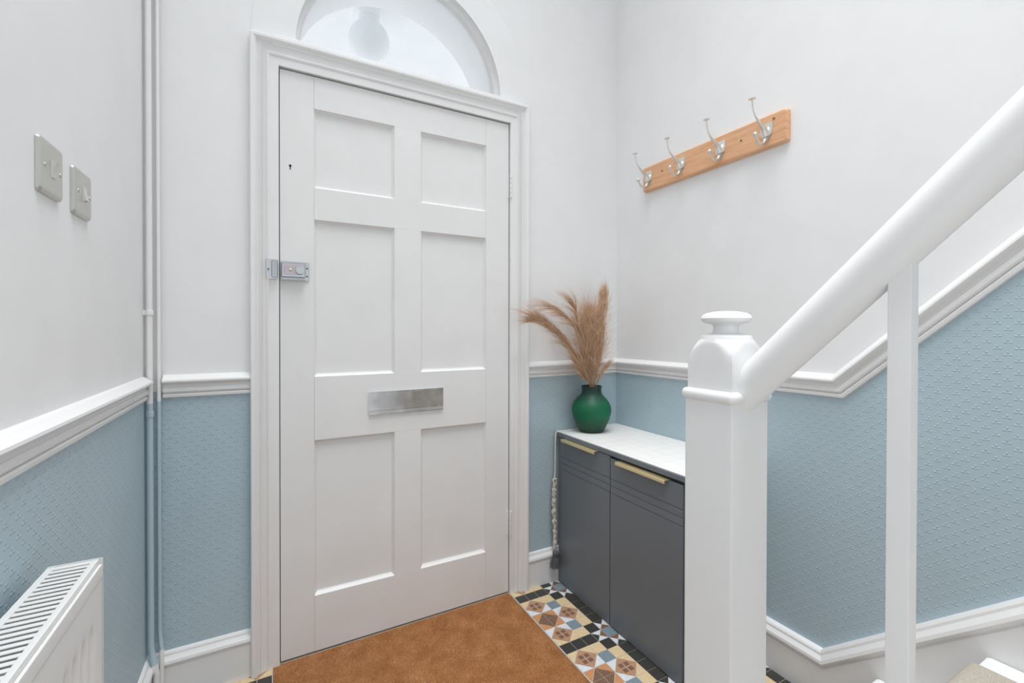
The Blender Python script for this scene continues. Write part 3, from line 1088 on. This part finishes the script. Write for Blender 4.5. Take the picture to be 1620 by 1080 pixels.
plume([(1.238, -.1, .882), (1.180, -.11, 1.067), (1.152, -.11, 1.150), (1.138, -.11, 1.210), (1.100, -.11, 1.250)],
      'thin pampas wisp curling up over the bunch', 90, 0.006, 0.13, (-0.10, 0, -0.04), flare=0.26, t0=0.15, awns=14, awn_dir=(-0.25, 0, 1.0), awn_len=0.14)

# ------------------------------------------------------------------ coat rack
RX = XR - 0.0195
rack = thing('coat_rack', (XR, -0.512, 1.797), 'orange pine coat rack with four nickel hooks', 'coat rack')
RY0, RY1, RZ0, RZ1 = -0.834, -0.192, 1.742, 1.851
bm = new_bm()
yc_, zc_, hy_, hz_ = (RY0 + RY1) / 2, (RZ0 + RZ1) / 2, (RY1 - RY0) / 2, (RZ1 - RZ0) / 2
loops = []
for x_, ins in ((XR - 0.0005, 0.0), (RX + 0.0065, 0.0), (RX + 0.0035, 0.0010), (RX + 0.0014, 0.0030), (RX, 0.0065)):
    r_ = 0.010
    lp_ = []
    for sy, sz, a0 in ((1, 1, 0), (-1, 1, 90), (-1, -1, 180), (1, -1, 270)):
        for k in range(6):
            an = math.radians(a0 + k * 18)
            lp_.append((x_, yc_ + sy * (hy_ - ins - r_) + r_ * math.cos(an), zc_ + sz * (hz_ - ins - r_) + r_ * math.sin(an)))
    loops.append([bm.verts.new(p) for p in lp_])
for p, q in zip(loops, loops[1:]):
    for j in range(24):
        bm.faces.new((p[j], p[(j + 1) % 24], q[(j + 1) % 24], q[j]))
bm.faces.new(loops[0])
bm.faces.new(loops[-1])
board = obj('board', bm, M['pine'], rack, smooth=40)
for y, z in ((-0.790, 1.830), (-0.672, 1.800), (-0.306, 1.806)):
    bm = disc(new_bm(), (RX - 0.0002, y, z), (-1, 0, 0), 0.0042, 0.0012, 16, 0.0004)
    obj('screw', bm, M['brassdot'], board)


def hook(y):
    z = 1.797
    bm = new_bm()
    top = catmull([(RX - 0.002, y, z - 0.012), (RX - 0.014, y, z + 0.008), (RX - 0.034, y, z + 0.022), (RX - 0.058, y, z + 0.040), (RX - 0.073, y, z + 0.062),
                   (RX - 0.078, y, z + 0.094)], 20)
    rad = [0.0150 - 0.0118 * min(1, k / 13) ** 0.8 for k in range(21)]
    sq = [0.9 - 0.2 * min(1, k / 10) for k in range(21)]
    tube(bm, [tuple(p) for p in top], rad, 12, scale2=sq)
    tp = top[-1]
    disc(bm, (tp[0], tp[1], tp[2] - 0.001), (-0.12, 0, 1), 0.0115, 0.0026, 20, 0.0008)
    sphere(bm, (tp[0] - 0.0004, tp[1], tp[2] + 0.0025), 0.0042, 12, 8, (1, 1, 0.7))
    low = catmull([(RX - 0.004, y, z - 0.006), (RX - 0.010, y, z - 0.030), (RX - 0.026, y, z - 0.043), (RX - 0.046, y, z - 0.040), (RX - 0.060, y, z - 0.022)], 16)
    tube(bm, [tuple(p) for p in low], [0.0060 - 0.0026 * k / 16 for k in range(17)], 10)
    lp_ = low[-1]
    sphere(bm, (lp_[0] - 0.001, lp_[1], lp_[2] + 0.004), 0.0078, 16, 10)
    h = obj('coat_hook', bm, M['nickel'], rack, smooth=50)
    out = [(-0.019, 0.030), (0.019, 0.030), (0.021, 0.024), (0.021, -0.004), (0.017, -0.012), (0.010, -0.020), (0.008, -0.030), (0.004, -0.036),
           (-0.004, -0.036), (-0.008, -0.030), (-0.010, -0.020), (-0.017, -0.012), (-0.021, -0.004), (-0.021, 0.024)]
    bm = prism(new_bm(), [(RX - 0.0035, y + a, z + b_) for a, b_ in out], [(RX + 0.0002, y + a, z + b_) for a, b_ in out])
    ed = [e for e in bm.edges if all(abs(v.co.x - (RX - 0.0035)) < 1e-6 for v in e.verts)]
    bmesh.ops.bevel(bm, geom=ed, offset=0.0012, segments=2, affect='EDGES')
    obj('back_plate', bm, M['nickel'], h, smooth=30)
    for a in (-0.014, 0.014):
        obj('plate_screw', disc(new_bm(), (RX - 0.0034, y + a, z + 0.014), (-1, 0, 0), 0.0034, 0.0012, 14, 0.0004), M['chrome'], h)
    return h


h0 = hook(-0.228)
for y in (-0.405, -0.589, -0.765):
    copy_tree(h0, rack, (0, y + 0.228, -0.004 if y < -0.7 else 0))

# ------------------------------------------------------------------ light switches


def switch(yc, zc, label, flip):
    root = thing('light_switch', (XL, yc, zc), label, 'light switch', 'light switches on the wall by the door')
    hw, d = 0.0445, 0.0075
    bm = new_bm()
    def rr(h, r, x):
        pts = []
        for cx, cy, a0 in ((h - r, h - r, 0), (-(h - r), h - r, 90), (-(h - r), -(h - r), 180), (h - r, -(h - r), 270)):
            for k in range(6):
                a = math.radians(a0 + k * 18)
                pts.append((x, yc + cx + r * math.cos(a), zc + cy + r * math.sin(a)))
        return pts
    loops = [rr(hw, 0.007, XL + 0.0003), rr(hw, 0.007, XL + 0.003), rr(hw - 0.0012, 0.007, XL + 0.0055), rr(hw - 0.0035, 0.006, XL + 0.0072), rr(hw - 0.007, 0.005, XL + 0.008)]
    vv = [[bm.verts.new(p) for p in lp_] for lp_ in loops]
    n = len(vv[0])
    for a, b in zip(vv, vv[1:]):
        for j in range(n):
            bm.faces.new((a[j], a[(j + 1) % n], b[(j + 1) % n], b[j]))
    bm.faces.new(vv[-1])
    bm.faces.new(list(reversed(vv[0])))
    obj('face_plate', bm, M['switch_metal'], root, smooth=40)
    s = -1 if flip else 1
    fr_ = bx(new_bm(), XL + 0.0075, XL + 0.0092, yc - 0.0085, yc + 0.0085, zc - 0.0145, zc + 0.0145, 0.0006)
    fo = obj('rocker_surround', fr_, M['switch_rocker'], root)
    bm = new_bm()
    pr = [(XL + 0.008, -0.0125), (XL + 0.0145, -0.0125 * s) if s > 0 else (XL + 0.0098, -0.0125), (XL + 0.0105, 0.0), (XL + 0.0098, 0.0125) if s > 0 else (XL + 0.0145, 0.0125), (XL + 0.008, 0.0125)]
    prism(bm, [(x, yc - 0.0062, zc + z) for x, z in pr], [(x, yc + 0.0062, zc + z) for x, z in pr])
    obj('rocker', bm, M['switch_rocker'], fo, smooth=15)
    for a in (-0.0302, 0.0302):
        sc = obj('screw', disc(new_bm(), (XL + 0.0078, yc + a, zc), (1, 0, 0), 0.0036, 0.0012, 16, 0.0004), M['nickel'], root)
        obj('screw_slot', bx(new_bm(), XL + 0.0088, XL + 0.0091, yc + a - 0.0004, yc + a + 0.0004, zc - 0.003, zc + 0.003), M['dark'], sc)
    return root


switch(-0.6800, 1.3905, 'metal light switch farther from the door, rocker pressed at its base', True)
switch(-0.5365, 1.3875, 'metal light switch nearer the door, rocker pressed at its top', False)

# ------------------------------------------------------------------ pipes in the corner
pp = thing('gas_pipe', (-0.342, -0.030, 0.0), 'thicker of the two pipes in the corner by the switches', 'pipe')
ZP = 0.908
obj('pipe_upper', tube(new_bm(), [(-0.3405, -0.0300, ZP), (-0.3405, -0.0300, 1.2), (-0.3415, -0.0300, ZC)], 0.0078, 16), M['gloss'], pp, smooth=50)
obj('pipe_lower', tube(new_bm(), [(-0.3405, -0.0300, ZP), (-0.3405, -0.0300, 0.86), (-0.3400, -0.0300, 0.4), (-0.3400, -0.0300, 0.200), (-0.337, -0.032, 0.165), (-0.330, -0.036, 0.138)], 0.0080, 16),
    M['blue_gloss'], pp, smooth=50)
obj('pipe_foot', tube(new_bm(), [(-0.330, -0.036, 0.138), (-0.326, -0.037, 0.11), (-0.325, -0.037, 0.0)], 0.0080, 14), M['gloss'], pp, smooth=50)
bm = lathe(new_bm(), [(0.0085, 0.868), (0.0098, 0.870), (0.0098, 0.884), (0.0085, 0.886)], -0.3405, -0.0300, 18)
obj('coupling', bm, M['blue_gloss'], pp, smooth=40)
bm = lathe(new_bm(), [(0.0085, 1.167), (0.0100, 1.169), (0.0100, 1.181), (0.0085, 1.183)], -0.3405, -0.0300, 18)
bx(bm, XL - 0.001, -0.346, -0.034, -0.024, 1.168, 1.182, 0.001)
obj('pipe_clip', bm, M['gloss'], pp, smooth=40)
pq = thing('copper_pipe', (-0.322, -0.016, 0.0), 'thinner painted pipe beside the thicker corner pipe', 'pipe')
obj('pipe_upper', tube(new_bm(), [(-0.3215, -0.0165, ZP + 0.004), (-0.3215, -0.0165, 1.2), (-0.3235, -0.0165, ZC)], 0.0052, 14), M['gloss'], pq, smooth=50)
obj('pipe_lower', tube(new_bm(), [(-0.3215, -0.0165, ZP + 0.004), (-0.3215, -0.0165, 0.5), (-0.3215, -0.0165, 0.235), (-0.319, -0.020, 0.200), (-0.315, -0.026, 0.172)], 0.0054, 14), M['blue_gloss'], pq, smooth=50)
obj('pipe_foot', tube(new_bm(), [(-0.315, -0.026, 0.172), (-0.3145, -0.030, 0.15), (-0.3145, -0.030, 0.0)], 0.0054, 12), M['gloss'], pq, smooth=50)

# ------------------------------------------------------------------ radiator
RBX, RFX, RYE, RYS, RT, RB_ = -0.330, -0.265, -0.764, -1.664, 0.765, 0.165
rad = thing('radiator', (-0.30, (RYE + RYS) / 2, RB_), 'white panel radiator with slotted top grille', 'radiator')


def rad_panel(xf, sign):
    ny_, zs_ = 300, [RB_, RB_ + 0.01, RB_ + 0.035, RB_ + 0.045, RB_ + 0.055, RB_ + 0.065, RB_ + 0.08, 0.35, 0.50, RT - 0.13, RT - 0.112, RT - 0.100, RT - 0.092, RT - 0.085, RT - 0.078, RT - 0.06, RT - 0.024]
    bm = new_bm()
    vv = []
    for z in zs_:
        row = []
        for k in range(ny_ + 1):
            y = RYE - 0.004 + (RYS - RYE + 0.008) * k / ny_
            ph = ((RYE - y - 0.03) / 0.0333) % 1.0
            e = math.exp(-((ph - 0.5) / 0.22) ** 2)
            edge = min(1, max(0, (RT - 0.080 - z) / 0.03)) * min(1, max(0, (z - RB_ - 0.045) / 0.03))
            inside = 1 if RYS + 0.03 < y < RYE - 0.03 else 0
            row.append(bm.verts.new((xf - sign * 0.0075 * e * edge * inside, y, z)))
        vv.append(row)
    for a, b in zip(vv, vv[1:]):
        for k in range(ny_):
            bm.faces.new((a[k], a[k + 1], b[k + 1], b[k]))
    bk = [[bm.verts.new((xf - sign * 0.010, v.co.y, v.co.z)) for v in (row[0], row[-1])] for row in (vv[0], vv[-1])]
    bm.faces.new((bk[0][0], bk[0][1], bk[1][1], bk[1][0]))
    return bm


obj('front_panel', rad_panel(RFX - 0.001, 1), M['radiator'], rad, smooth=40)
box_obj('rear_panel', RBX + 0.003, RBX + 0.010, RYS + 0.004, RYE - 0.004, RB_, RT - 0.02, M['radiator'], rad, bev=0.002)
for ye in (RYE, RYS):
    box_obj('end_panel', RBX, RFX, ye - 0.002, ye, RB_ + 0.01, RT, M['radiator'], rad, bev=0.0008)
bm = new_bm()
bx(bm, RBX, RBX + 0.009, RYS, RYE - 0.002, RT - 0.024, RT - 0.001, 0.001)
bx(bm, RFX - 0.013, RFX - 0.0045, RYS, RYE - 0.002, RT - 0.024, RT - 0.001, 0.0015)
bx(bm, RFX - 0.0045, RFX + 0.0005, RYS, RYE - 0.004, RT - 0.030, RT - 0.008, 0.002)
bx(bm, RBX + 0.0082, RFX - 0.0122, RYE - 0.012, RYE - 0.0022, RT - 0.010, RT - 0.0014, 0.001)
obj('top_grille', bm, M['radiator'], rad)
sl = bx(new_bm(), RBX + 0.008, RFX - 0.012, RYE - 0.0215, RYE - 0.0140, RT - 0.0045, RT - 0.0025, 0.0006)
s0 = obj('slat', sl, M['radiator'], rad)
for k in range(1, 68):
    c = s0.copy()
    COL.objects.link(c)
    c.location = Vector(s0.location) + Vector((0, -0.0127 * k, 0))
bm = new_bm()                                   # convector fins inside
for k in range(52):
    y = RYE - 0.03 - k * 0.0165
    bx(bm, RBX + 0.010, RFX - 0.012, y - 0.0006, y + 0.0006, RB_ + 0.06, RT - 0.05)
obj('convector_fins', bm, M['radiator'], rad, smooth=None)
for y in (-0.95, -1.5):
    box_obj('wall_bracket', XL + 0.0015, RBX + 0.002, y - 0.02, y + 0.02, RB_ + 0.08, RT - 0.08, M['radiator'], rad, bev=0.001)

# ------------------------------------------------------------------ stairs
RISE, GOING, NY1, NZ1 = 0.196, 0.213, -1.095, 0.179
SX0, SX1 = 0.690, XR - 0.031
st = thing('staircase', (1.08, -1.6, 0.0), 'white painted staircase rising along the right wall', 'staircase')
for k in range(6):
    ny_, nz_ = NY1 - k * GOING, NZ1 + k * RISE
    zb = 0.0 if k == 0 else nz_ - RISE
    box_obj('riser', SX0, SX1, ny_ - 0.040, ny_ - 0.022, zb, nz_ - 0.026, M['gloss'], st, bev=0)
    box_obj('tread', SX0, SX1, ny_ - GOING - 0.022, ny_, nz_ - 0.026, nz_, M['gloss'], st, bev=0.010)
poly = [(NY1 - 0.03, 0.0), (NY1 - 0.03, NZ1 - 0.05)]
for k in range(6):
    poly += [(NY1 - 0.03 - k * GOING, NZ1 - 0.028 + k * RISE), (NY1 - 0.03 - (k + 1) * GOING, NZ1 - 0.028 + k * RISE)]
poly += [(NY1 - 0.03 - 6 * GOING, 0.0)]
obj('outer_string', prism(new_bm(), [(SX0 - 0.022, y, z) for y, z in poly], [(SX0 - 0.0005, y, z) for y, z in poly]), M['gloss'], st, smooth=None)

cp = thing('stair_carpet', (1.06, -1.6, 0.0), 'oatmeal wool carpet runner fitted over the stair treads', 'carpet')
for k in range(6):
    ny_, nz_ = NY1 - k * GOING, NZ1 + k * RISE
    T = 0.011
    prf = [(ny_ - GOING - 0.020, nz_ + 0.0005), (ny_ - GOING - 0.020, nz_ + T), (ny_ - 0.012, nz_ + T), (ny_ + 0.002, nz_ + T - 0.003), (ny_ + T - 0.002, nz_ - 0.002),
           (ny_ + T, nz_ - 0.014), (ny_ + 0.004, nz_ - 0.026), (ny_ - 0.008, nz_ - 0.034), (ny_ - 0.009, max(0.004, nz_ - RISE + 0.012)),
           (ny_ - 0.0215, max(0.004, nz_ - RISE + 0.012)), (ny_ - 0.0215, nz_ - 0.0275), (ny_ - 0.002, nz_ - 0.027), (ny_ + 0.0005, nz_ - 0.012), (ny_ - 0.001, nz_ + 0.0005)]
    bm = prism(new_bm(), [(0.780, y, z) for y, z in prf], [(1.354, y, z) for y, z in prf])
    obj('carpet_step', bm, M['carpet'], cp, smooth=50)

# ------------------------------------------------------------------ banister
NX0, NX1, NYA, NYB = 0.634, 0.732, -1.2240, -1.1290
ncx, ncy = (NX0 + NX1) / 2, (NYA + NYB) / 2
bn = thing('banister', (ncx, ncy, 0.0), 'white painted banister with square newel post and round rail', 'banister')
bm = bx(new_bm(), NX0, NX1, NYA, NYB, 0.0, 1.006, 0.0035)
nw = obj('newel_post', bm, M['gloss'], bn, smooth=40)
obj('newel_collar', bx(new_bm(), NX0 - 0.006, NX1 + 0.006, NYA - 0.006, NYB + 0.006, 1.003, 1.024, 0.009, 4), M['gloss'], nw, smooth=60)
# upper block: square below, its corners melt into a disc (arched faces)
bm = new_bm()
hw = 0.0445
rings = []
NR = 48


def sqr(a, h, r):
    """point at angle a on a shape between a square of half-width h and a circle of radius r (r>h: square clipped by circle)"""
    c, s = math.cos(a), math.sin(a)
    d = h / max(abs(c), abs(s))
    return min(d, r)


prof = [(0.0445, 0.9, 1.020), (0.0445, 0.9, 1.070), (0.0445, 0.0600, 1.082), (0.0445, 0.0565, 1.090), (0.0445, 0.0530, 1.097), (0.0445, 0.0490, 1.103), (0.0440, 0.0455, 1.108),
        (0.0425, 0.0425, 1.1115), (0.0420, 0.0420, 1.115), (0.0400, 0.0400, 1.1180), (0.0300, 0.0300, 1.1205), (0.0220, 0.0220, 1.1225), (0.0205, 0.0205, 1.128), (0.0205, 0.0205, 1.134),
        (0.0240, 0.0240, 1.1375), (0.0330, 0.0330, 1.1395), (0.0400, 0.0400, 1.1430), (0.0418, 0.0418, 1.1480), (0.0395, 0.0395, 1.1530), (0.0330, 0.0330, 1.1570), (0.0200, 0.0200, 1.1600), (0.004, 0.004, 1.1610)]
for h, r, z in prof:
    rings.append([bm.verts.new((ncx + sqr(2 * math.pi * (j + 0.0) / NR, h, r) * math.cos(2 * math.pi * j / NR),
                                ncy + sqr(2 * math.pi * j / NR, h, r) * math.sin(2 * math.pi * j / NR), z)) for j in range(NR)])
for a, b in zip(rings, rings[1:]):
    for j in range(NR):
        bm.faces.new((a[j], a[(j + 1) % NR], b[(j + 1) % NR], b[j]))
bm.faces.new(list(reversed(rings[0])))
bm.faces.new(rings[-1])
obj('newel_cap', bm, M['gloss'], nw, smooth=28)
RSL = 1.0
ry0, rz0 = -1.260, 1.070
rail = [(ncx, y, rz0 + (ry0 - y) * RSL) for y in (-1.205, -1.4, -1.7, -2.05, -2.5)]
bm = tube(new_bm(), rail, 0.0305, 40)
obj('handrail', bm, M['gloss'], bn, smooth=50)
b0 = obj('baluster', bx(new_bm(), 0.672, 0.6935, -1.4435, -1.418, 0.375, 1.222, 0.0022), M['gloss'], bn, smooth=40)
for k in (1, 2, 3):
    c = b0.copy()
    COL.objects.link(c)
    c.location = Vector(b0.location) + Vector((0, -0.205 * k, 0.205 * k * 0.95))

for o in bpy.data.objects:
    if '_org' in o:
        del o['_org']
